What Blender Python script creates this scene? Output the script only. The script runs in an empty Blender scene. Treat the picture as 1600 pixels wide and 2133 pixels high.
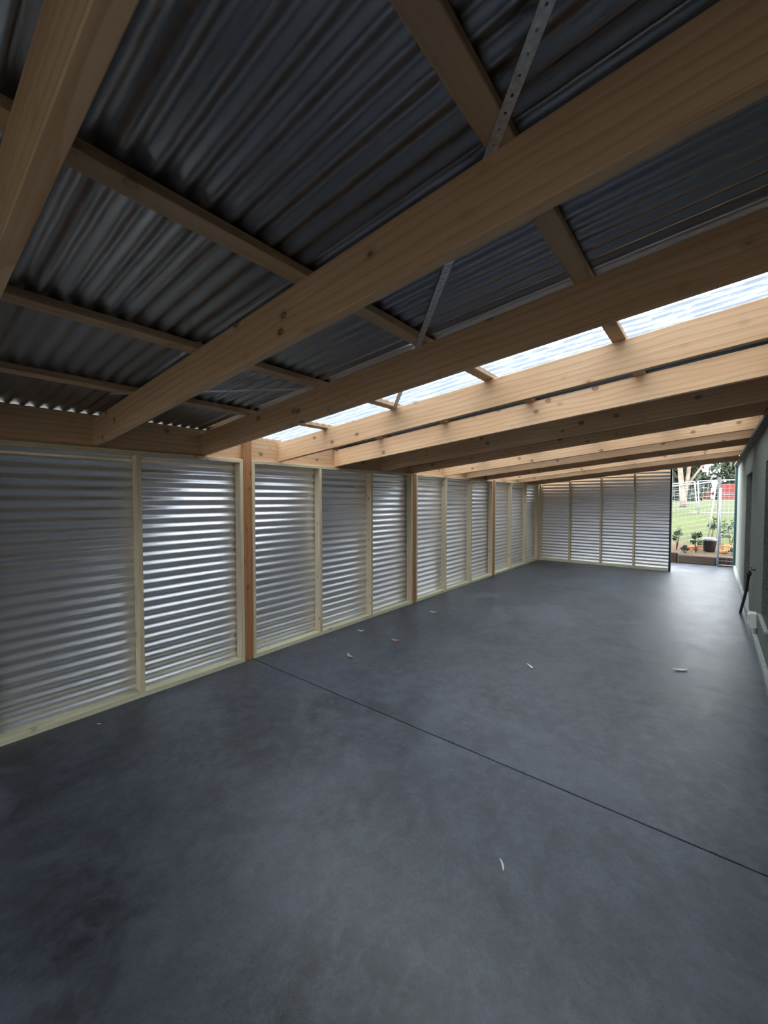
import bpy, bmesh, math, random
from mathutils import Vector, Matrix, noise as mnoise
random.seed(7)
scene = bpy.context.scene
C = scene.collection

# ------------------------------------------------------------------ camera
F_PX, YAW, PITCH, ROLL = 855.0, 0.67777, -0.03308, 0.0002
cam_d = bpy.data.cameras.new('camera')
cam = bpy.data.objects.new('camera', cam_d)
C.objects.link(cam)
cam_d.sensor_fit = 'HORIZONTAL'
cam_d.sensor_width = 36.0
cam_d.lens = 36.0 * F_PX / 1600.0
cam_d.clip_start = 0.02
cam_d.clip_end = 400
fw = Vector((-math.sin(YAW) * math.cos(PITCH), math.cos(YAW) * math.cos(PITCH), math.sin(PITCH)))
rt = Vector((math.cos(YAW), math.sin(YAW), 0))
up = rt.cross(fw)
r2 = rt * math.cos(ROLL) + up * math.sin(ROLL)
u2 = -rt * math.sin(ROLL) + up * math.cos(ROLL)
cam.matrix_world = Matrix(((r2.x, u2.x, -fw.x, 3.547), (r2.y, u2.y, -fw.y, 0.0), (r2.z, u2.z, -fw.z, 1.6), (0, 0, 0, 1)))
scene.camera = cam

# ------------------------------------------------------------------ overcast sky, exposure
world = bpy.data.worlds.new('overcast_sky')
scene.world = world
world.use_nodes = True
wn, wl = world.node_tree.nodes, world.node_tree.links
wn.clear()
wo = wn.new('ShaderNodeOutputWorld'); bg = wn.new('ShaderNodeBackground')
bg.inputs['Color'].default_value = (0.90, 0.955, 1.0, 1)      # even white overcast
bg.inputs['Strength'].default_value = 1.0
wl.new(bg.outputs[0], wo.inputs[0])

vs = scene.view_settings
vs.view_transform = 'Standard'; vs.look = 'None'; vs.gamma = 1.0; vs.use_curve_mapping = False
vs.exposure = 3.4
scene.cycles.use_denoising = True
scene.cycles.max_bounces = 8
scene.cycles.diffuse_bounces = 6
scene.cycles.glossy_bounces = 4
scene.cycles.transparent_max_bounces = 16
scene.cycles.sample_clamp_indirect = 6.0
scene.cycles.use_adaptive_sampling = True
scene.cycles.adaptive_threshold = 0.03

# ------------------------------------------------------------------ materials
class NT:
    def __init__(s, name):
        s.m = bpy.data.materials.new(name); s.m.use_nodes = True
        s.n, s.l = s.m.node_tree.nodes, s.m.node_tree.links
        s.n.clear()
        s.out = s.n.new('ShaderNodeOutputMaterial')
    def add(s, t, **kw):
        n = s.n.new('ShaderNode' + t)
        for k, v in kw.items():
            if k in n.inputs: n.inputs[k].default_value = v
            else: setattr(n, k, v)
        return n
    def link(s, a, b): s.l.new(a, b)
    def ramp(s, src, stops, interp='LINEAR'):
        r = s.n.new('ShaderNodeValToRGB'); r.color_ramp.interpolation = interp
        e = r.color_ramp.elements
        while len(e) < len(stops): e.new(0.5)
        for el, (p, c) in zip(e, stops):
            el.position = p; el.color = (c, c, c, 1) if isinstance(c, (int, float)) else (*c, 1)
        s.link(src, r.inputs[0]); return r.outputs[0]
    def math(s, op, a, b=None):
        n = s.n.new('ShaderNodeMath'); n.operation = op
        for i, v in enumerate((a, b)):
            if v is None: continue
            if isinstance(v, (int, float)): n.inputs[i].default_value = v
            else: s.link(v, n.inputs[i])
        return n.outputs[0]
    def mix(s, fac, a, b, blend='MIX'):
        n = s.n.new('ShaderNodeMix'); n.data_type = 'RGBA'; n.blend_type = blend
        for i, v in ((0, fac), (6, a), (7, b)):
            if isinstance(v, (int, float)): n.inputs[i].default_value = v if i == 0 else (v, v, v, 1)
            elif isinstance(v, tuple): n.inputs[i].default_value = (*v, 1)
            else: s.link(v, n.inputs[i])
        return n.outputs[2]
    def coords(s, scale, random_shift=True, space='Object'):
        t = s.n.new('ShaderNodeTexCoord')
        src = t.outputs[space]
        if random_shift:
            oi = s.n.new('ShaderNodeObjectInfo')
            v = s.n.new('ShaderNodeVectorMath'); v.operation = 'SCALE'
            v.inputs[0].default_value = (37.0, 11.0, 23.0)
            s.link(oi.outputs['Random'], v.inputs['Scale'])
            a = s.n.new('ShaderNodeVectorMath'); a.operation = 'ADD'
            s.link(src, a.inputs[0]); s.link(v.outputs[0], a.inputs[1]); src = a.outputs[0]
        m = s.n.new('ShaderNodeMapping'); m.inputs['Scale'].default_value = scale
        s.link(src, m.inputs[0]); return m.outputs[0]
    def noise(s, vec, scale=1.0, detail=4.0, rough=0.55, dist=0.0):
        n = s.add('TexNoise'); n.inputs['Scale'].default_value = scale; n.inputs['Detail'].default_value = detail
        n.inputs['Roughness'].default_value = rough; n.inputs['Distortion'].default_value = dist
        if vec is not None: s.link(vec, n.inputs['Vector'])
        return n.outputs['Fac']
    def principled(s, color, rough=0.6, metal=0.0, spec=0.5, bump=None, bump_d=0.002, bump_s=0.5):
        b = s.n.new('ShaderNodeBsdfPrincipled')
        for k, v in (('Base Color', color), ('Roughness', rough), ('Metallic', metal), ('Specular IOR Level', spec)):
            if isinstance(v, tuple): b.inputs[k].default_value = (*v, 1)
            elif isinstance(v, (int, float)): b.inputs[k].default_value = v
            else: s.link(v, b.inputs[k])
        if bump is not None:
            bn = s.add('Bump'); bn.inputs['Strength'].default_value = bump_s; bn.inputs['Distance'].default_value = bump_d
            s.link(bump, bn.inputs['Height']); s.link(bn.outputs[0], b.inputs['Normal'])
        s.link(b.outputs[0], s.out.inputs[0]); return b

def wood(name, light, mid, dark, knots=0.6, rough=0.6, rings=9.0):
    t = NT(name)
    warp = t.coords((0.16, 1.0, 1.0))
    w = t.add('TexWave', wave_type='RINGS', rings_direction='X', wave_profile='SAW')
    w.inputs['Scale'].default_value = rings; w.inputs['Distortion'].default_value = 5.0
    w.inputs['Detail'].default_value = 3.0; w.inputs['Detail Scale'].default_value = 1.3
    t.link(warp, w.inputs['Vector'])
    fine = t.noise(t.coords((1.5, 70, 70)), 1.0, 4, 0.65)
    broad = t.noise(t.coords((0.9, 4, 4)), 1.0, 3, 0.5)
    grain = t.ramp(w.outputs['Fac'], [(0.0, 0.0), (0.55, 0.15), (0.93, 1.0), (1.0, 0.25)])
    col = t.mix(t.math('MULTIPLY', grain, 0.62), light, mid)
    col = t.mix(t.math('MULTIPLY', t.ramp(fine, [(0.42, 0.0), (0.75, 1.0)]), 0.5), col, mid)
    col = t.mix(t.math('MULTIPLY', t.ramp(broad, [(0.4, 0.0), (0.75, 1.0)]), 0.55), col, mid)
    if knots:
        v = t.add('TexVoronoi', feature='F1'); v.inputs['Scale'].default_value = 1.0
        t.link(t.coords((5.2, 7.0, 7.0)), v.inputs['Vector'])
        kd = t.ramp(v.outputs['Distance'], [(0.0, 0.55), (0.07, 0.6), (0.095, 1.0), (0.125, 0.22), (0.22, 0.0)])
        col = t.mix(t.math('MULTIPLY', kd, knots), col, dark)
    b = t.principled(col, rough, 0, 0.35, fine, 0.0012, 0.35)
    return t.m

def steel_sheet(name, col, rough, metal):
    t = NT(name)
    n = t.noise(t.coords((1, 1, 1), True), 2.5, 3, 0.5)
    n2 = t.noise(t.coords((1, 1, 1), True), 160.0, 2, 0.6)
    c = t.mix(t.math('MULTIPLY', t.ramp(n2, [(0.4, 0.0), (0.62, 1.0)]), 0.14), col, tuple(x * 0.6 for x in col))
    r = t.math('ADD', t.math('MULTIPLY', n, 0.05), rough - 0.025)
    t.principled(c, r, metal)
    return t.m

M = {}
M['pine'] = wood('pine_rafter_timber', (0.76, 0.51, 0.31), (0.54, 0.295, 0.13), (0.10, 0.035, 0.016), 0.9, 0.55)
M['purlin'] = wood('pine_batten_timber', (0.60, 0.43, 0.27), (0.45, 0.28, 0.15), (0.15, 0.06, 0.03), 0.5, 0.6)
M['stud'] = wood('treated_pine_timber', (0.72, 0.62, 0.44), (0.56, 0.44, 0.27), (0.16, 0.08, 0.04), 0.7, 0.65)
M['plate'] = wood('green_treated_pine', (0.72, 0.70, 0.50), (0.56, 0.53, 0.33), (0.16, 0.12, 0.06), 0.6, 0.65)
M['post'] = wood('orange_cypress_post', (0.47, 0.22, 0.095), (0.30, 0.12, 0.045), (0.10, 0.03, 0.012), 0.6, 0.6, 14)
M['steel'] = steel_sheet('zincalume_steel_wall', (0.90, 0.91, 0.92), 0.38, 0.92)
M['roof'] = steel_sheet('zincalume_steel_roof_shaded', (0.32, 0.33, 0.345), 0.33, 0.95)  # same steel as the wall, base colour darkened for the shade under the roof

def simple(name, col, rough=0.6, metal=0.0, spec=0.5, nscale=20.0, var=0.25, bump=0.0, shift=True):
    t = NT(name)
    n = t.noise(t.coords((1, 1, 1), shift), nscale, 4, 0.6)
    c = t.mix(t.ramp(n, [(0.3, 0.0), (0.7, 1.0)]), tuple(x * (1 - var) for x in col), tuple(min(1, x * (1 + var)) for x in col))
    t.principled(c, rough, metal, spec, n if bump else None, bump or 0.001, 0.6)
    return t.m
M['galv'] = simple('galvanised_strap', (0.70, 0.73, 0.76), 0.45, 0.6, 0.5, 60, 0.25)
M['dark_trim'] = simple('black_end_flashing', (0.012, 0.013, 0.016), 0.5)
M['teal'] = simple('dark_teal_paint', (0.012, 0.06, 0.068), 0.4)
M['plug'] = simple('dark_wall_plate', (0.09, 0.08, 0.065), 0.7)
M['render'] = simple('grey_green_render', (0.155, 0.17, 0.145), 0.85, 0, 0.3, 55, 0.35, 0.004)
M['footing'] = simple('pale_concrete_footing', (0.30, 0.33, 0.32), 0.85, 0, 0.3, 30, 0.25, 0.002)
M['frame'] = simple('grey_window_frame', (0.28, 0.29, 0.28), 0.5)
M['black'] = simple('black_rubber', (0.012, 0.013, 0.016), 0.45)
M['white_pl'] = simple('white_plastic', (0.72, 0.70, 0.64), 0.4, 0, 0.5, 10, 0.05)
M['brass'] = simple('old_brass', (0.24, 0.19, 0.12), 0.45, 1.0)
M['dark_in'] = simple('dark_door_paint', (0.022, 0.022, 0.026), 0.65, 0, 0.25)

t = NT('dark_window_glass')
t.principled((0.012, 0.013, 0.016), 0.12, 0, 0.35)
M['glass'] = t.m

# clear corrugated polycarbonate: lets the sky through, fresnel sheen, wet specks, dark stripes painted for grit and rib refraction
t = NT('clear_corrugated_polycarbonate')
tr = t.add('BsdfTransparent'); gl = t.add('BsdfGlossy'); gl.inputs['Roughness'].default_value = 0.12
gl.inputs['Color'].default_value = (0.8, 0.85, 0.9, 1)
tl = t.add('BsdfTranslucent'); tl.inputs['Color'].default_value = (0.62, 0.66, 0.70, 1)
sk = t.noise(t.coords((7, 60, 60), False), 1.0, 5, 0.75)
geo = t.add('NewGeometry'); sxyz = t.add('SeparateXYZ'); t.link(geo.outputs['Position'], sxyz.inputs[0])
ph = t.math('COSINE', t.math('MULTIPLY', t.math('ADD', sxyz.outputs['Y'], 0.01), 2 * math.pi / 0.0762))   # -1 in the pans, where grit and refraction darkening are painted
pan = t.ramp(t.math('ADD', t.math('MULTIPLY', ph, -0.5), 0.5), [(0.36, 0.0), (0.55, 1.0)])
dirt_refraction = t.math('MULTIPLY', t.ramp(sk, [(0.36, 0.25), (0.52, 1.0)]), pan)
fr = t.add('Fresnel'); fr.inputs['IOR'].default_value = 1.5
tint = t.mix(dirt_refraction, (0.975, 0.98, 0.985), (0.065, 0.085, 0.115))
t.link(tint, tr.inputs['Color'])
m1 = t.add('MixShader'); t.link(fr.outputs[0], m1.inputs[0]); t.link(tr.outputs[0], m1.inputs[1]); t.link(gl.outputs[0], m1.inputs[2])
m2 = t.add('MixShader'); t.link(t.math('ADD', t.math('MULTIPLY', dirt_refraction, 0.30), 0.05), m2.inputs[0])
t.link(m1.outputs[0], m2.inputs[1]); t.link(tl.outputs[0], m2.inputs[2])
t.link(m2.outputs[0], t.out.inputs[0])
M['clear'] = t.m

# charcoal sealed concrete with trowel swirls and small pits
t = NT('charcoal_concrete')
w0 = t.coords((1, 1, 1), False)
n1 = t.noise(w0, 0.9, 5, 0.6, 1.2)
n2 = t.noise(w0, 2.3, 7, 0.66, 0.9)
n3 = t.noise(w0, 60.0, 3, 0.7)
n4 = t.noise(w0, 240.0, 2, 0.7)
c = t.mix(t.ramp(n1, [(0.32, 0.0), (0.68, 1.0)]), (0.022, 0.025, 0.032), (0.062, 0.070, 0.090))
c = t.mix(t.math('MULTIPLY', t.ramp(n2, [(0.46, 0.0), (0.66, 1.0)]), 0.55), c, (0.105, 0.117, 0.145))
n5 = t.noise(w0, 11.0, 5, 0.7, 0.4)
c = t.mix(t.math('MULTIPLY', t.ramp(n5, [(0.44, 0.0), (0.66, 1.0)]), 0.45), c, (0.115, 0.13, 0.165))
rust = t.noise(w0, 1.7, 3, 0.6)
c = t.mix(t.math('MULTIPLY', t.ramp(rust, [(0.66, 0.0), (0.78, 1.0)]), 0.3), c, (0.07, 0.035, 0.028))
c = t.mix(t.math('MULTIPLY', t.ramp(n3, [(0.45, 0.0), (0.7, 1.0)]), 0.35), c, (0.022, 0.025, 0.03))
pit = t.add('TexVoronoi'); pit.inputs['Scale'].default_value = 4.2; t.link(w0, pit.inputs['Vector'])
c = t.mix(t.ramp(pit.outputs['Distance'], [(0.0, 1.0), (0.018, 1.0), (0.028, 0.0)]), c, (0.006, 0.006, 0.007))
hs = t.math('ADD', t.math('MULTIPLY', n3, 0.5), t.math('ADD', t.math('MULTIPLY', n4, 0.35), t.math('MULTIPLY', n2, 0.9)))
rg = t.math('ADD', t.math('MULTIPLY', n2, 0.26), 0.27)
t.principled(c, rg, 0, 0.6, hs, 0.003, 0.4)
M['floor'] = t.m

t = NT('grass_ground')
g0 = t.coords((1, 1, 1), False)
a = t.noise(g0, 0.7, 6, 0.7); b_ = t.noise(g0, 14, 4, 0.7)
c = t.mix(t.ramp(a, [(0.35, 0.0), (0.6, 1.0)]), (0.042, 0.042, 0.014), (0.046, 0.066, 0.012))
c = t.mix(t.math('MULTIPLY', t.ramp(b_, [(0.4, 0.0), (0.7, 1.0)]), 0.5), c, (0.075, 0.075, 0.03))
t.principled(c, 0.9, 0, 0.2, b_, 0.03, 0.8)
M['grass'] = t.m
M['soil'] = simple('brown_garden_soil', (0.075, 0.05, 0.03), 0.95, 0, 0.2, 25, 0.5, 0.02, False)
M['gravel'] = simple('grey_outdoor_ground', (0.09, 0.085, 0.075), 0.95, 0, 0.2, 12, 0.3, 0.01, False)
M['sleeper'] = wood('weathered_sleeper', (0.075, 0.055, 0.042), (0.035, 0.022, 0.016), (0.03, 0.02, 0.015), 0.5, 0.85, 6)
M['sleeper_red'] = wood('red_gum_sleeper', (0.05, 0.025, 0.018), (0.025, 0.013, 0.01), (0.03, 0.02, 0.015), 0.5, 0.85, 6)
M['greypost'] = simple('weathered_grey_post', (0.09, 0.09, 0.095), 0.8, 0, 0.3, 15, 0.3)
M['tube'] = simple('galvanised_fence_tube', (0.30, 0.32, 0.33), 0.45, 0.3, 0.5, 30, 0.1)
M['leaf_d'] = simple('dark_shrub_leaf', (0.018, 0.038, 0.015), 0.5, 0, 0.4, 8, 0.4)
M['leaf_g'] = simple('gum_tree_leaf', (0.03, 0.04, 0.022), 0.6, 0, 0.3, 3, 0.45)
M['leaf_y'] = simple('pale_tree_leaf', (0.06, 0.08, 0.045), 0.6, 0, 0.3, 3, 0.35)
M['bark'] = simple('pale_gum_bark', (0.20, 0.155, 0.12), 0.8, 0, 0.2, 4, 0.35)
M['stem'] = simple('brown_stem', (0.10, 0.065, 0.04), 0.8)
M['red'] = simple('red_painted_paling', (0.19, 0.045, 0.04), 0.75, 0, 0.2, 6, 0.2)
M['orange'] = simple('orange_sandstone', (0.27, 0.105, 0.035), 0.85, 0, 0.2, 12, 0.35, 0.01)
M['tub'] = simple('black_plastic_tub', (0.012, 0.013, 0.018), 0.35)
M['tub_lid'] = simple('grey_plastic_lid', (0.04, 0.043, 0.05), 0.3)
M['leaf_white'] = simple('bleached_dry_leaf', (0.78, 0.76, 0.66), 0.7, 0, 0.3, 40, 0.2)
M['leaf_brown'] = simple('brown_dry_leaf', (0.40, 0.24, 0.17), 0.7, 0, 0.3, 40, 0.35)

# ------------------------------------------------------------------ helpers
def link(name, me, parent=None, loc=None):
    o = bpy.data.objects.new(name, me)
    C.objects.link(o)
    if loc is not None: o.location = loc
    if parent is not None: o.parent = parent
    return o
def tag(o, label=None, cat=None, group=None, kind=None):
    for k, v in (('label', label), ('category', cat), ('group', group), ('kind', kind)):
        if v: o[k] = v
    return o
def empty(name, loc=(0, 0, 0)):
    o = bpy.data.objects.new(name, None); C.objects.link(o); o.location = loc
    o.empty_display_size = 0.1
    return o
def place(o, parent, M4):
    """world matrix M4 for an object under a parent that only translates"""
    if parent is not None:
        o.parent = parent
        M4 = Matrix.Translation(-Vector(parent.location)) @ M4
    o.matrix_local = M4
    return o
def mesh(name, verts, faces, mat, smooth=False):
    me = bpy.data.meshes.new(name)
    me.from_pydata([tuple(v) for v in verts], [], faces)
    me.materials.append(mat)
    if smooth: me.polygons.foreach_set('use_smooth', [True] * len(me.polygons))
    me.update()
    return me
_box = {}
def box_mesh(L, w, h, mat, ch=0.0025, name='timber'):
    key = (round(L, 4), round(w, 4), round(h, 4), mat.name, ch)
    if key in _box: return _box[key]
    bm = bmesh.new()
    bmesh.ops.create_cube(bm, size=1.0, matrix=Matrix.Diagonal((L, w, h, 1)))
    if ch: bmesh.ops.bevel(bm, geom=bm.edges[:], offset=ch, segments=1, affect='EDGES')
    me = bpy.data.meshes.new(name); bm.to_mesh(me); bm.free()
    me.materials.append(mat); _box[key] = me
    return me
def bar(name, p0, p1, w, h, mat, parent=None, upv=(0, 0, 1), ch=0.0025):
    """box member whose axis runs p0-p1; local x = length, y = width, z = height"""
    p0, p1 = Vector(p0), Vector(p1)
    x = (p1 - p0); L = x.length; x.normalize()
    z = Vector(upv); z = (z - x * z.dot(x)).normalized(); y = z.cross(x)
    c = (p0 + p1) / 2
    o = link(name, box_mesh(L, w, h, mat, ch, name))
    m4 = Matrix(((x.x, y.x, z.x, c.x), (x.y, y.y, z.y, c.y), (x.z, y.z, z.z, c.z), (0, 0, 0, 1)))
    return place(o, parent, m4)
def box(name, x0, x1, y0, y1, z0, z1, mat, parent=None, ch=0.0025):
    """axis aligned box; its longest side becomes local x so grain runs along it"""
    d = (x1 - x0, y1 - y0, z1 - z0); c = Vector(((x0 + x1) / 2, (y0 + y1) / 2, (z0 + z1) / 2))
    k = d.index(max(d))
    if k == 0: a, b, upv, w, h = Vector((x0, c.y, c.z)), Vector((x1, c.y, c.z)), (0, 0, 1), d[1], d[2]
    elif k == 1: a, b, upv, w, h = Vector((c.x, y0, c.z)), Vector((c.x, y1, c.z)), (0, 0, 1), d[0], d[2]
    else: a, b, upv, w, h = Vector((c.x, c.y, z0)), Vector((c.x, c.y, z1)), (1, 0, 0), d[1], d[0]
    return bar(name, a, b, w, h, mat, parent, upv, ch)
def tube(name, pts, rad, mat, parent=None, seg=8, cap=True):
    pts = [Vector(p) for p in pts]
    rr = rad if isinstance(rad, (list, tuple)) else [rad] * len(pts)
    verts, faces = [], []
    prev = None
    for i, p in enumerate(pts):
        d = (pts[min(i + 1, len(pts) - 1)] - pts[max(i - 1, 0)]).normalized()
        a = prev if prev is not None else (Vector((1, 0, 0)) if abs(d.x) < 0.8 else Vector((0, 1, 0)))
        a = (a - d * a.dot(d)).normalized(); prev = a
        b = d.cross(a)
        for k in range(seg):
            t_ = 2 * math.pi * k / seg
            verts.append(p + (a * math.cos(t_) + b * math.sin(t_)) * rr[i])
    for i in range(len(pts) - 1):
        for k in range(seg):
            k2 = (k + 1) % seg
            faces.append((i * seg + k, i * seg + k2, (i + 1) * seg + k2, (i + 1) * seg + k))
    if cap:
        faces.append(tuple(range(seg - 1, -1, -1)))
        faces.append(tuple(range((len(pts) - 1) * seg, len(pts) * seg)))
    c = sum(pts, Vector()) / len(pts)
    me = mesh(name, [v - c for v in verts], faces, mat, True)
    return place(link(name, me), parent, Matrix.Translation(c))

PITCH_C, AMP, SEG = 0.0762, 0.0085, 12
def corrugated(name, mat, parent, point, s0, s1, ends, thick=0.0012, wave=True, shift=0.0):
    """steel sheet: point(s, e, n) -> world; s runs across the corrugations, e = end 0/1, n = offset along the normal"""
    n = max(2, int(round((s1 - s0) / PITCH_C * SEG)))
    verts, faces = [], []
    def strip(side):
        b = len(verts)
        for i in range(n + 1):
            s = s0 + (s1 - s0) * i / n
            w = AMP * math.cos(2 * math.pi * (s + shift) / PITCH_C)
            for e in ends(s):
                verts.append(point(s, e, w + side))
        for i in range(n):
            q = (b + 2 * i, b + 2 * i + 1, b + 2 * i + 3, b + 2 * i + 2)
            faces.append(q if side > 0 else q[::-1])
        return b
    a, b = strip(thick / 2), strip(-thick / 2)
    nb = len(verts)                                   # rim with vertices of its own, so the sheet shades clean
    verts.extend([Vector(v) for v in verts[:nb]])
    A, B = nb + a, nb + b
    for e in (0, 1):
        for i in range(n):
            q = (A + 2 * i + e, A + 2 * i + 2 + e, B + 2 * i + 2 + e, B + 2 * i + e)
            faces.append(q if e == 0 else q[::-1])
    c = Vector((0, 0, 0))
    for v in verts[:nb]: c += Vector(v)
    c /= nb
    me = mesh(name, [Vector(v) - c for v in verts], faces, mat, True)
    return place(link(name, me), parent, Matrix.Translation(c))

# ------------------------------------------------------------------ layout
Y_NEAR, Y_BACK = -3.2, 10.87
XR = 3.95
def z_raft(x, y): return 1.994 - 0.003 * y + 0.1 * x
RD, RT = 0.193, 0.045
RAFTERS = [-2.25, -1.43, -0.62, 0.203, 1.022, 1.848, 2.666, 3.489, 4.359, 5.094, 6.029, 6.888, 7.693, 8.522, 9.459, 10.81]
POSTS = [(-0.62, -0.525), (2.24, 2.335), (5.10, 5.197), (7.98, 8.078)]

# floor: two slabs parted by the sawn joint
floor = tag(empty('floor'), 'dark charcoal concrete floor with one sawn joint across it', 'floor', kind='structure')
def slab(x0, x1, y0, y1):
    box('slab', x0, x1, y0, y1, -0.12, 0.0, M['floor'], floor, 0.003)
slab(-0.12, 3.96, Y_NEAR - 0.3, 2.331)
slab(-0.12, 3.96, 2.338, 11.02)
slab(2.74, 3.97, 11.021, 12.50)

# ------------------------------------------------------------------ left wall
wl_ = tag(empty('wall_left'), 'long wall of horizontal corrugated steel on a pale timber stud frame', 'wall', kind='structure')
bays = [(Y_NEAR, -0.62, [-2.35, -1.45]), (-0.525, 2.24, [0.37, 1.302]), (2.335, 5.10, [3.225, 4.135]),
        (5.197, 7.98, [6.08, 7.01]), (8.078, 10.79, [8.965, 9.90])]
ZT0, ZT1 = 1.941, 1.976
for (a, b, mids) in bays:
    box('bottom_plate', -0.09, 0.0, a, b, 0.0, 0.045, M['plate'], wl_)
    box('top_plate', -0.09, 0.0, a, b, ZT0, ZT1, M['stud'], wl_)
    for s in [a] + mids + [b - 0.035]:
        box('stud', -0.09, 0.0, s, s + 0.035, 0.045, ZT0, M['stud'], wl_)
    corrugated('corrugated_sheet', M['steel'], wl_, lambda s, e, w: (-0.102 + w, e, s), 0.01, 2.0, lambda s, a=a, b=b: (a - 0.047, b + (0.047 if b < 10 else 0.17)), shift=0.02)
for i, (a, b) in enumerate(POSTS):
    top = 2.205 if i == 1 else 1.977
    po = box('post', -0.095, 0.002, a, b, 0.0, top, M['post'], wl_, 0.004)
    po['label'] = 'orange-brown timber post'
box('post', -0.095, 0.0, 10.79, 10.87, 0.0, 1.96, M['stud'], wl_)
# beam above the wall frame, in lengths between joints
for a, b in ((Y_NEAR, 2.24), (2.335, 5.15), (5.15, 8.03), (8.03, 10.95)):
    bm_ = bar('wall_beam', (-0.0575, a, 2.0985 - 0.003 * a), (-0.0575, b, 2.0985 - 0.003 * b), 0.045, 0.242, M['pine'], wl_)

# ------------------------------------------------------------------ back wall
wb = tag(empty('wall_back'), 'end wall of horizontal corrugated steel with thin timber studs', 'wall', kind='structure')
XB1 = 2.79
box('bottom_plate', 0.0, XB1, Y_BACK, Y_BACK + 0.09, 0.0, 0.045, M['plate'], wb)
for s in (0.0, 0.715, 1.418, 2.105):
    box('stud', s, s + 0.035, Y_BACK, Y_BACK + 0.09, 0.045, 1.955 + 0.1 * s, M['stud'], wb)
corrugated('corrugated_sheet', M['steel'], wb, lambda s, e, w: (e, Y_BACK + 0.102 - w, s), 0.01, 2.24,
           lambda s: (max(-0.09, (s - 1.97) / 0.1), XB1 + 0.01), shift=0.02)
tr_ = box('end_trim', XB1, XB1 + 0.035, Y_BACK - 0.01, Y_BACK + 0.13, 0.0, 2.24, M['dark_trim'], wb)
tr_['label'] = 'black end flashing'

# ------------------------------------------------------------------ right wall with a doorway and a window
wr = tag(empty('wall_right'), 'rough grey-green rendered wall with a dark doorway and a tall window', 'wall', kind='structure')
def prism_grid(name, ys, zs, hole, x0, x1, mat, parent):
    bm = bmesh.new()
    for i in range(len(ys) - 1):
        for k in range(len(zs) - 1):
            if hole(i, k): continue
            bmesh.ops.create_cube(bm, size=1.0, matrix=Matrix.Translation(((x0 + x1) / 2, (ys[i] + ys[i + 1]) / 2, (zs[k] + zs[k + 1]) / 2)) @ Matrix.Diagonal((x1 - x0, ys[i + 1] - ys[i], zs[k + 1] - zs[k], 1)))
    bmesh.ops.remove_doubles(bm, verts=bm.verts[:], dist=1e-5)
    seen = {}
    for f in bm.faces: seen.setdefault(tuple(sorted(v.index for v in f.verts)), []).append(f)
    bm.verts.index_update()
    seen = {}
    for f in bm.faces: seen.setdefault(frozenset(v.index for v in f.verts), []).append(f)
    kill = [f for fs in seen.values() if len(fs) > 1 for f in fs]
    bmesh.ops.delete(bm, geom=kill, context='FACES')
    me = bpy.data.meshes.new(name); bm.to_mesh(me); bm.free(); me.materials.append(mat)
    return place(link(name, me), parent, Matrix.Identity(4))
YS = [Y_NEAR, 5.02, 5.74, 7.66, 8.96, 12.28]
ZS = [0.07, 0.40, 1.98, 2.33]
prism_grid('rendered_masonry', YS, ZS, lambda i, k: (i == 1 and k == 1) or (i == 3 and k in (0, 1)), XR, XR + 0.22, M['render'], wr)
fo = box('footing', XR - 0.035, XR + 0.22, Y_NEAR, 12.28, -0.02, 0.07, M['footing'], wr, 0.006)
fo['label'] = 'pale concrete footing'
box('wall_plate', XR - 0.07, XR + 0.10, Y_NEAR, 12.3, 2.33, 2.372, M['plug'], wr)
box('ledger', XR - 0.03, XR + 0.015, Y_NEAR, 11.0, 2.375, 2.60, M['pine'], wr)
w1 = tag(empty('window_1', (XR + 0.12, 5.38, 0.40)), 'tall dark window recessed in the rendered wall', 'window', kind='structure')
box('pane', XR + 0.13, XR + 0.14, 5.05, 5.71, 0.44, 1.95, M['glass'], w1, 0)
for (y0, y1, z0, z1) in ((5.02, 5.06, 0.40, 1.98), (5.70, 5.74, 0.40, 1.98), (5.06, 5.70, 1.94, 1.98), (5.06, 5.70, 0.40, 0.44)):
    box('window_frame', XR + 0.10, XR + 0.16, y0, y1, z0, z1, M['frame'], w1)
ws = box('window_sill', XR - 0.03, XR + 0.12, 5.0, 5.76, 0.375, 0.40, M['footing'], w1, 0.004)
d1 = tag(empty('door_1', (XR + 0.12, 8.31, 0.0)), 'dark closed door in a deep doorway of the rendered wall', 'door', kind='structure')
box('door_leaf', XR + 0.12, XR + 0.16, 7.70, 8.92, 0.07, 1.95, M['dark_in'], d1)
box('door_frame', XR + 0.08, XR + 0.17, 7.66, 7.70, 0.07, 1.98, M['dark_in'], d1)
box('door_frame', XR + 0.08, XR + 0.17, 8.92, 8.96, 0.07, 1.98, M['dark_in'], d1)
box('door_frame', XR + 0.08, XR + 0.17, 7.70, 8.92, 1.95, 1.98, M['dark_in'], d1)
box('door_handle', XR + 0.07, XR + 0.12, 7.78, 7.90, 1.0, 1.02, M['galv'], d1, 0.004)

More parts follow.
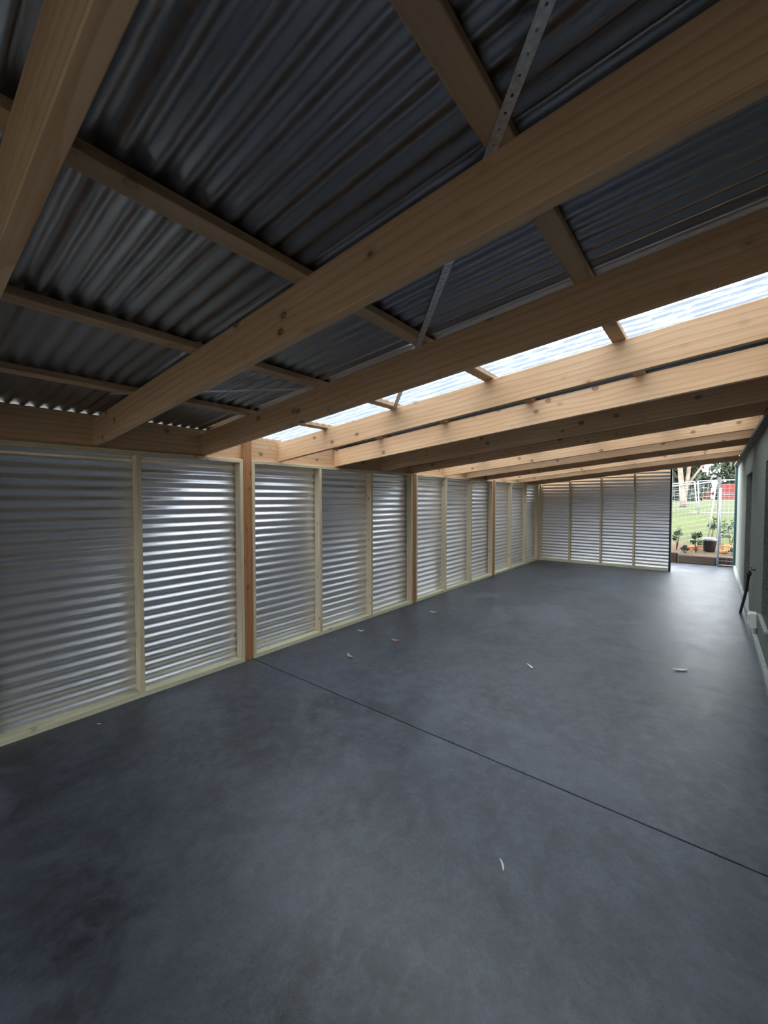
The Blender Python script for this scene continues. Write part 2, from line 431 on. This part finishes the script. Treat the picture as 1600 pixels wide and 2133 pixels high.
XD = 2.55  # assumed unseen end wall limits the light; doorway gap sized for fill
wf = tag(empty('wall_front_added'), 'near end wall of horizontal corrugated steel behind the viewpoint', 'wall', kind='structure')
corrugated('corrugated_sheet', M['steel'], wf, lambda s, e, w: (e, Y_NEAR - 0.02 + w, s), 0.01, 2.45, lambda s: (max(-0.1, (s - 2.18) / 0.1), XD), shift=0.02)
corrugated('corrugated_sheet', M['steel'], wf, lambda s, e, w: (e, Y_NEAR - 0.02 + w, s), 2.10, 2.55, lambda s: (max(XD, (s - 2.18) / 0.1), XR), shift=0.02)
box('bottom_plate', 0.0, XD, Y_NEAR, Y_NEAR + 0.09, 0.0, 0.045, M['plate'], wf)
box('stud', XD - 0.035, XD, Y_NEAR, Y_NEAR + 0.09, 0.045, 2.1, M['stud'], wf)
box('lintel', XD - 0.035, XR - 0.035, Y_NEAR, Y_NEAR + 0.09, 2.1, 2.145, M['stud'], wf)

# ------------------------------------------------------------------ roof: rafters, purlins, sheets, straps
ceil = tag(empty('ceiling'), 'exposed pine rafters and battens under a corrugated roof with clear strips', 'roof', kind='structure')
tilt = Vector((1, 0, 0.1)).normalized(); nrm = Vector((-0.1, 0, 1)).normalized()
XA, XZ = -0.035, XR - 0.03
for y in RAFTERS:
    yc = y + RT / 2
    off = nrm * (RD / 2)
    p0 = Vector((XA, yc, z_raft(XA, yc))) + off; p1 = Vector((XZ, yc, z_raft(XZ, yc))) + off
    bar('rafter', p0, p1, RT, RD, M['pine'], ceil, (0, 0, 1), 0.003)
PURLINS = [0.655, 1.465, 2.285, 3.07, 3.83]
PW, PH = 0.07, 0.035
for x in PURLINS:
    xc = x + PW / 2
    z = lambda y: z_raft(xc, y) + RD * 1.005 + PH / 2 + 0.0005
    bar('purlin', (xc, Y_NEAR, z(Y_NEAR)), (xc, 10.98, z(10.98)), PW, PH, M['purlin'], ceil, nrm)
def z_sheet(x, y): return z_raft(x, y) + RD * 1.005 + PH * 1.005 + AMP + 0.002
segs = [(-3.35, -2.30, 0), (-2.30, -1.50, 1), (-1.50, -0.62, 0), (-0.62, 0.20, 0), (0.20, 1.10, 0), (1.10, 1.945, 0), (1.945, 2.70, 1), (2.70, 3.43, 1), (3.43, 4.29, 0), (4.29, 5.15, 0),  # clear sheet behind the camera is assumed, placed to light the near end
        (5.15, 5.91, 1), (5.91, 6.67, 1), (6.67, 7.21, 0), (7.21, 7.75, 0), (7.75, 8.51, 1), (8.51, 9.27, 1), (9.27, 10.13, 0), (10.13, 11.1, 0)]
for a, b, clear in segs:
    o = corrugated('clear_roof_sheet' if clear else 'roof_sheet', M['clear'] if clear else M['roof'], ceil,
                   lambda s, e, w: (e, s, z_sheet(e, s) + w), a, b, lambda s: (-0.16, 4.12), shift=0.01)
    if clear: o['label'] = 'clear corrugated skylight sheet'
def strap(p0, p1, label):
    """punched galvanised bracing strap, with its row of nail holes left open"""
    p0, p1 = Vector((p0[0], p0[1], 0)), Vector((p1[0], p1[1], 0))
    d = (p1 - p0); L = d.length; d.normalize(); s = Vector((-d.y, d.x, 0))
    W2, hole, step = 0.015, 0.0035, 0.04
    zf = lambda v: z_raft(v.x, v.y) + RD * 1.005 - 0.0012
    verts, faces = [], []
    n = int(L / step)
    for i in range(n):
        c = p0 + d * (step * (i + 0.5))
        q = [(-step / 2, -W2), (step / 2, -W2), (step / 2, W2), (-step / 2, W2), (-hole, -hole), (hole, -hole), (hole, hole), (-hole, hole)]
        for dz in (0, -0.001):
            b = len(verts)
            for a_, b2 in q:
                v = c + d * a_ + s * b2; v.z = zf(v) + dz; verts.append(v)
            for k in range(4):
                k2 = (k + 1) % 4
                f = (b + k, b + k2, b + 4 + k2, b + 4 + k)
                faces.append(f if dz == 0 else f[::-1])
    o = place(link('brace_strap', mesh('brace_strap', verts, faces, M['galv'])), ceil, Matrix.Identity(4))
    o['label'] = label
strap((3.88, 0.18), (1.40, 2.78), 'punched galvanised steel bracing strap')
strap((0.62, 0.93), (1.46, 1.85), 'punched galvanised steel bracing strap')

# ------------------------------------------------------------------ things at the right wall
hb = tag(empty('hose', (3.90, 6.67, 0.70)), 'black hose hanging from a tap on the rendered wall to the floor', 'hose')
tube('hose_pipe', [(3.895, 6.70, 0.68), (3.89, 6.76, 0.60), (3.885, 6.92, 0.44), (3.875, 7.12, 0.28), (3.865, 7.36, 0.12), (3.86, 7.50, 0.03), (3.86, 7.56, 0.008)], 0.016, M['black'], hb, 10)
tube('coupling', [(3.897, 6.69, 0.70), (3.895, 6.70, 0.66)], [0.026, 0.022], M['black'], hb, 12)
tp = tag(empty('garden_tap', (3.95, 6.67, 0.74)), 'small brass garden tap on the rendered wall above the hose', 'tap')
tube('tap_body', [(3.955, 6.67, 0.735), (3.91, 6.67, 0.735), (3.897, 6.68, 0.725), (3.897, 6.69, 0.70)], [0.012, 0.012, 0.012, 0.014], M['brass'], tp, 10)
tube('tap_spindle', [(3.915, 6.67, 0.735), (3.915, 6.67, 0.775)], 0.007, M['brass'], tp, 8)
bar('tap_handle', (3.915, 6.64, 0.78), (3.915, 6.70, 0.78), 0.012, 0.01, M['brass'], tp, ch=0.002)
sb = tag(empty('outlet_box', (3.91, 6.26, 0.19)), 'white plastic outlet box low on the rendered wall beside the hose', 'outlet box')
box('box_body', 3.885, 3.95, 6.20, 6.32, 0.13, 0.30, M['white_pl'], sb, 0.008)
box('box_cover', 3.872, 3.886, 6.205, 6.315, 0.165, 0.285, M['white_pl'], sb, 0.004)
tube('conduit', [(3.93, 6.26, 0.135), (3.93, 6.26, 0.071)], 0.012, M['white_pl'], sb, 10)

# dry leaves on the slab
def dry_leaf(loc, L, W, ang, curl, mat, label):
    n, verts, faces = 8, [], []
    L *= 1.15; W *= 1.35
    for i in range(n + 1):
        t_ = i / n
        hw = W * math.sin(math.pi * min(1, t_ * 0.93 + 0.03)) ** 0.8 * (1 - 0.25 * t_)
        x = (t_ - 0.5) * L; bend = curl * (4 * (t_ - 0.5) ** 2)
        side = 0.35 * L * (t_ - 0.5) ** 2
        for k, f in ((-1, 1.0), (0, 0.25), (1, 1.0)):
            verts.append((x, side + k * hw, bend * L * 0.5 + f * hw * 0.55 + 0.001))
    for i in range(n):
        for k in range(2):
            a = i * 3 + k; faces.append((a, a + 3, a + 4, a + 1))
    me = mesh('dry_leaf', verts, faces, mat, True)
    o = link('dry_leaf', me, None, loc); o.rotation_euler = (0, 0, ang)
    sd = o.modifiers.new('thick', 'SOLIDIFY'); sd.thickness = 0.0008
    tag(o, label, 'leaf', 'dry leaves on the floor')
dry_leaf((0.27, 3.63, 0), 0.075, 0.014, 0.6, 0.5, M['leaf_white'], 'curled whitish leaf near the wall frame, furthest left of the leaves past the joint')
dry_leaf((0.79, 3.62, 0), 0.085, 0.022, 0.2, 0.35, M['leaf_brown'], 'wide brown leaf lying on its own out from the wall frame')
dry_leaf((0.71, 2.97, 0), 0.11, 0.015, -0.35, 0.3, M['leaf_brown'], 'narrow brown curled leaf just past the sawn floor joint')
dry_leaf((0.50, 4.88, 0), 0.095, 0.012, 0.2, 0.15, M['leaf_white'], 'small pale leaf farthest down the floor, beside the second post')
dry_leaf((2.22, 3.87, 0), 0.105, 0.011, 2.35, 0.2, M['leaf_white'], 'white crescent leaf alone in the middle of the floor')
dry_leaf((3.34, 4.67, 0), 0.125, 0.015, 0.65, 0.15, M['leaf_white'], 'flat white leaf closest to the rendered right wall')
dry_leaf((2.86, 1.68, 0), 0.055, 0.004, 2.2, 0.1, M['leaf_white'], 'thin white sliver of leaf nearest the camera')
dry_leaf((0.18, 0.96, 0), 0.03, 0.004, 0.6, 0.1, M['leaf_white'], 'tiny pale leaf scrap close to the nearest bottom plate')

# ------------------------------------------------------------------ outdoors
gnd = tag(empty('outdoor_ground'), 'ground around the shed rising to a grassy hill behind', 'ground', kind='structure')
def gz(x, y):
    if y < 12.8: return -0.08
    u = min(1.0, (y - 12.8) / 16.0)
    z = 0.20 + 1.22 * (u * (2 - u)) + 0.006 * max(0, y - 28.8)
    return min(z, 1.62) + 0.05 * mnoise.noise(Vector((x * 0.35, y * 0.35, 0)))
def patch(name, xs, ys, mat, f=gz):
    verts = [(x, y, f(x, y)) for y in ys for x in xs]; nx = len(xs)
    faces = [(j * nx + i, j * nx + i + 1, (j + 1) * nx + i + 1, (j + 1) * nx + i) for j in range(len(ys) - 1) for i in range(nx - 1)]
    return place(link(name, mesh(name, verts, faces, mat, True)), gnd, Matrix.Identity(4))
lin = lambda a, b, n: [a + (b - a) * i / n for i in range(n + 1)]
patch('yard', lin(-60, 60, 8), [-60, -30, -3.5, 12.9, 40, 80], M['gravel'], lambda x, y: -0.13)
patch('garden_bed', lin(-8, 14, 50), lin(12.64, 14.0, 12), M['soil'], lambda x, y: gz(x, max(y, 12.8)) + 0.012 + 0.01 * mnoise.noise(Vector((x * 3, y * 3, 1))))
patch('grass_hill', lin(-40, 45, 80), [12.801] + lin(13.2, 75, 80), M['grass'])

def foliage(name, parent, centers, n, leaf, mat, seed):
    """a crown: many separate small folded leaves about the given (centre, radius) clumps"""
    rnd = random.Random(seed)
    verts, faces = [], []
    for i in range(n):
        c, r = centers[rnd.randrange(len(centers))]
        d = Vector((rnd.gauss(0, 1), rnd.gauss(0, 1), rnd.gauss(0, 1))).normalized()
        p = Vector(c) + d * r * (0.35 + 0.65 * rnd.random() ** 0.5)
        a = Vector((rnd.gauss(0, 1), rnd.gauss(0, 1), rnd.gauss(0, 1) - 0.5)).normalized()
        b = a.orthogonal().normalized(); b.rotate(Matrix.Rotation(rnd.random() * 6.28, 3, a))
        k = leaf * (0.6 + 0.8 * rnd.random()); nn = a.cross(b)
        v0 = len(verts)
        verts += [p - a * k, p + b * k * 0.32 + nn * k * 0.12, p + a * k, p - b * k * 0.32 + nn * k * 0.12]
        faces += [(v0, v0 + 1, v0 + 2), (v0, v0 + 2, v0 + 3)]
    o = place(link(name, mesh(name, verts, faces, mat)), parent, Matrix.Identity(4) if parent is None else Matrix.Identity(4))
    return o

def shrub(x, y, h, w, n, leaf, label, seed):
    rnd = random.Random(seed); z = gz(x, y) - 0.01
    r = tag(empty('garden_shrub', (x, y, z)), label, 'shrub', 'young shrubs in the garden bed')
    cl = []
    for k in range(5):
        a = rnd.random() * 6.28; q = w * (0.2 + 0.8 * rnd.random())
        t_ = Vector((x + q * math.cos(a), y + q * math.sin(a), z + h * (0.45 + 0.5 * rnd.random())))
        tube('stem', [(x, y, z), ((x + t_.x) / 2 + 0.01, (y + t_.y) / 2, z + (t_.z - z) * 0.6), t_], [0.008, 0.006, 0.003], M['stem'], r, 5)
        cl.append((t_, w * 0.7))
    foliage('foliage', r, cl, n, leaf, M['leaf_d'], seed)
shrub(2.80, 13.1, 0.66, 0.08, 90, 0.055, 'tall thin shrub beside the end of the corrugated wall', 1)
shrub(3.20, 13.0, 0.56, 0.09, 130, 0.05, 'leafy young shrub behind the sleeper, left of the black tub', 2)
shrub(2.98, 12.84, 0.24, 0.07, 170, 0.035, 'low round bush just behind the timber sleeper', 3)
shrub(3.50, 14.75, 0.62, 0.16, 130, 0.05, 'shrub rising behind the black tub', 4)
shrub(3.90, 13.9, 0.66, 0.18, 160, 0.05, 'shrub seen through the wire gate above the orange stones', 5)
shrub(3.93, 13.0, 0.20, 0.10, 120, 0.03, 'low green plant at the foot of the wire gate', 6)

def rock(loc, r, label, seed):
    bm = bmesh.new(); bmesh.ops.create_icosphere(bm, subdivisions=2, radius=1.0)
    for v in bm.verts:
        n = mnoise.noise(v.co * 1.3 + Vector((seed * 7.1, 0, 0)))
        v.co = Vector((v.co.x * r * 1.3, v.co.y * r, v.co.z * r * 0.7)) * (1 + 0.45 * n)
    me = bpy.data.meshes.new('garden_stone'); bm.to_mesh(me); bm.free(); me.materials.append(M['orange'])
    o = link('garden_stone', me, None, loc); o.rotation_euler = (0, 0, seed)
    tag(o, label, 'stone', 'orange stones in the garden bed')
for i, (x, y, z, r, lb) in enumerate([
        (3.14, 13.33, 0.27, 0.085, 'orange stone left of the black tub, behind the low bush'),
        (3.27, 13.62, 0.29, 0.06, 'small orange stone tucked against the left side of the black tub'),
        (3.73, 13.15, 0.25, 0.07, 'low orange stone by the gate post at the front of the bed'),
        (3.82, 13.36, 0.29, 0.07, 'orange stone in the middle of the pile behind the gate'),
        (3.82, 13.65, 0.33, 0.09, 'large pale orange stone at the top of the pile behind the gate'),
        (4.02, 13.50, 0.36, 0.07, 'pale stone at the right of the pile behind the gate')]):
    rock((x, y, gz(x, y) + r * 0.45), r * 1.15, lb, i + 1)

# timber sleepers edging the bed
sl = tag(bar('timber_sleeper', (2.86, 12.575, 0.10), (3.60, 12.57, 0.10), 0.12, 0.22, M['sleeper'], None, ch=0.02), 'weathered timber sleeper edging the garden bed, left of the gate', 'sleeper')
sl2 = tag(bar('timber_sleeper', (3.605, 12.575, 0.10), (4.4, 12.575, 0.10), 0.10, 0.22, M['sleeper_red'], None, ch=0.015), 'dark sleeper behind the foot of the wire gate', 'sleeper')
sl3 = tag(bar('timber_stump', (2.77, 12.63, -0.13), (2.77, 12.63, 0.25), 0.15, 0.15, M['sleeper_red'], None, (1, 0, 0), ch=0.02), 'short red-brown timber stump at the left end of the sleeper', 'stump')

# lidded black tub
def lathe(name, prof, mat, parent, loc, seg=24):
    verts, faces = [], []
    for r, z in prof:
        for k in range(seg):
            a = 2 * math.pi * k / seg; verts.append((r * math.cos(a), r * math.sin(a), z))
    for i in range(len(prof) - 1):
        for k in range(seg):
            k2 = (k + 1) % seg
            faces.append((i * seg + k, i * seg + k2, (i + 1) * seg + k2, (i + 1) * seg + k))
    faces.append(tuple(range(seg - 1, -1, -1))); faces.append(tuple(range((len(prof) - 1) * seg, len(prof) * seg)))
    return place(link(name, mesh(name, verts, faces, mat, True)), parent, Matrix.Translation(loc))
TZ = gz(3.47, 13.2) + 0.012
tb = tag(empty('plastic_tub', (3.47, 13.2, TZ)), 'black plastic tub with a grey lid standing behind the sleeper', 'tub')
lathe('tub_body', [(0.105, 0.0), (0.115, 0.01), (0.145, 0.25), (0.152, 0.255), (0.152, 0.27)], M['tub'], tb, (3.47, 13.2, TZ))
lathe('lid', [(0.158, 0.262), (0.163, 0.27), (0.163, 0.29), (0.15, 0.31), (0.11, 0.345), (0.05, 0.36), (0.01, 0.362)], M['tub_lid'], tb, (3.47, 13.2, TZ))

# fence panels of galvanised tube and wire
def wire_panel(name, tl_, tr__, br, bl, nh, nv, r, label, cat, mid=False, extra=()):
    tl_, tr__, br, bl = map(Vector, (tl_, tr__, br, bl))
    root = tag(empty(name, (bl + br) / 2), label, cat)
    for a, b in ((tl_, tr__), (bl, br)): tube('rail', [a, b], r, M['tube'], root)
    for a, b in ((tl_, bl), (tr__, br)): tube('upright', [a, b], r, M['tube'], root)
    if mid: tube('upright', [(tl_ + tr__) / 2, (bl + br) / 2], r, M['tube'], root)
    P = lambda u, v: (tl_ * (1 - u) + tr__ * u) * (1 - v) + (bl * (1 - u) + br * u) * v
    for i in range(1, nh): tube('wire', [P(0, i / nh), P(1, i / nh)], 0.003, M['tube'], root, 4)
    for i in range(1, nv): tube('wire', [P(i / nv, 0), P(i / nv, 1)], 0.0013, M['tube'], root, 4)
    return root
wire_panel('wire_fence', (2.55, 13.2, 1.91), (3.58, 14.5, 2.06), (3.42, 14.5, 0.42), (2.56, 13.2, 0.24), 13, 12, 0.018, 'leaning galvanised wire fence panel nearest behind the sleeper', 'fence')
wire_panel('wire_fence', (1.6, 20, 2.10), (2.93, 20, 2.26), (3.04, 20, 1.05), (1.6, 20, 0.95), 12, 14, 0.022, 'upright wire fence panel further up the grass, near the pale trunk', 'fence')
wire_panel('wire_fence', (3.03, 20, 2.27), (4.6, 20, 2.30), (4.6, 20, 1.08), (3.10, 20, 1.05), 8, 10, 0.022, 'wire fence panel on the grass in front of the red fence', 'fence')
g = wire_panel('wire_gate', (3.66, 12.47, 1.69), (3.96, 12.47, 1.69), (3.95, 12.47, 0.03), (3.63, 12.47, 0.03), 16, 4, 0.014, 'galvanised wire gate panel at the end of the slab', 'gate')
tube('gate_post', [(3.63, 12.45, 0.0), (3.655, 12.45, 1.85)], 0.022, M['tube'], g, 10)
tag(bar('fence_post', (3.66, 14.0, 0.2), (3.64, 14.05, 2.16), 0.08, 0.08, M['greypost'], None, (1, 0, 0), ch=0.008), 'thick weathered grey fence post behind the gate', 'post')
tag(bar('corner_post', (3.945, 12.345, -0.02), (3.945, 12.345, 2.36), 0.09, 0.08, M['teal'], None, (1, 0, 0), ch=0.004), 'dark teal steel post at the end of the rendered wall', 'post')

# red paling fence on the hill
rf = tag(empty('paling_fence', (5.6, 40, 1.5)), 'red paling fence far up on the grassy hill', 'fence')
for i in range(24):
    x = 3.95 + i * 0.16
    box('paling', x, x + 0.15, 40, 40.03, 1.40, 2.66 + 0.03 * random.random(), M['red'], rf, 0.004)
for z in (1.7, 2.4): box('fence_rail', 3.95, 7.8, 40.03, 40.09, z, z + 0.08, M['red'], rf, 0)
rh = tag(empty('red_shed', (2.6, 46, 1.5)), 'small reddish shed far behind the wire fence', 'shed')
box('shed_wall', 2.1, 3.3, 46, 47.2, 1.4, 2.55, M['red'], rh, 0)
box('shed_roof', 2.0, 3.4, 45.9, 47.3, 2.55, 2.63, M['tub_lid'], rh, 0)

# trees
def tree(name, trunks, clumps, n, leaf, mat, label, seed, bark=None):
    base = trunks[0][0][0]
    r = tag(empty(name, base), label, 'tree', 'trees behind the yard')
    for pts, rad in trunks: tube('trunk', pts, rad, bark or M['bark'], r, 8)
    foliage('foliage', r, clumps, n, leaf, mat, seed)
    return r
def clumps(cx, cy, cz, rx, rz, k, r, seed):
    rnd = random.Random(seed)
    return [((cx + rnd.uniform(-rx, rx), cy + rnd.uniform(-rx, rx) * 0.6, cz + rnd.uniform(-rz, rz)), r * rnd.uniform(0.7, 1.2)) for _ in range(k)]
tree('gum_tree', [([(2.50, 22, 1.2), (2.48, 22, 1.7), (2.40, 22, 2.4), (2.33, 22, 3.2), (2.2, 22, 4.6)], [0.14, 0.12, 0.10, 0.09, 0.05]),
                  ([(2.50, 22, 1.6), (2.60, 22.1, 2.2), (2.66, 22.1, 2.9), (2.75, 22.1, 4.4)], [0.10, 0.08, 0.07, 0.04]),
                  ([(2.62, 22.1, 2.05), (2.80, 22, 2.45), (3.10, 22, 2.95), (3.5, 22, 3.6)], [0.05, 0.045, 0.04, 0.02])],
     clumps(2.4, 22.3, 5.2, 2.0, 1.0, 12, 0.8, 21), 2600, 0.12, M['leaf_g'], 'pale forked gum tree standing on the grass behind the wire panels', 21)
specs = [(-5.0, 36, 4.6, 'dark bushy tree furthest left, mostly behind the corrugated end wall'), (1.2, 33, 4.2, 'dark dense tree directly behind the pale forked trunk'),
         (5.6, 44, 3.9, 'tree with a ragged crown above the red fence'), (10.0, 47, 4.2, 'pale green tree at the right above the red fence'), (16.0, 44, 4.6, 'tree furthest right behind the rendered wall')]
for i, (x, y, z, lb) in enumerate(specs):
    light = i == 3
    tree('background_tree', [([(x, y, 1.3), (x + 0.1, y, 2.4), (x - 0.1, y, z)], [0.22, 0.17, 0.08])], clumps(x, y, z - 0.6 * (not light), 1.7, 1.7 if not light else 1.3, 20 if not light else 12, 1.0, 40 + i),
         5200 if not light else 1700, 0.27, M['leaf_g'] if not light else M['leaf_y'], lb, 60 + i, M['stem'])
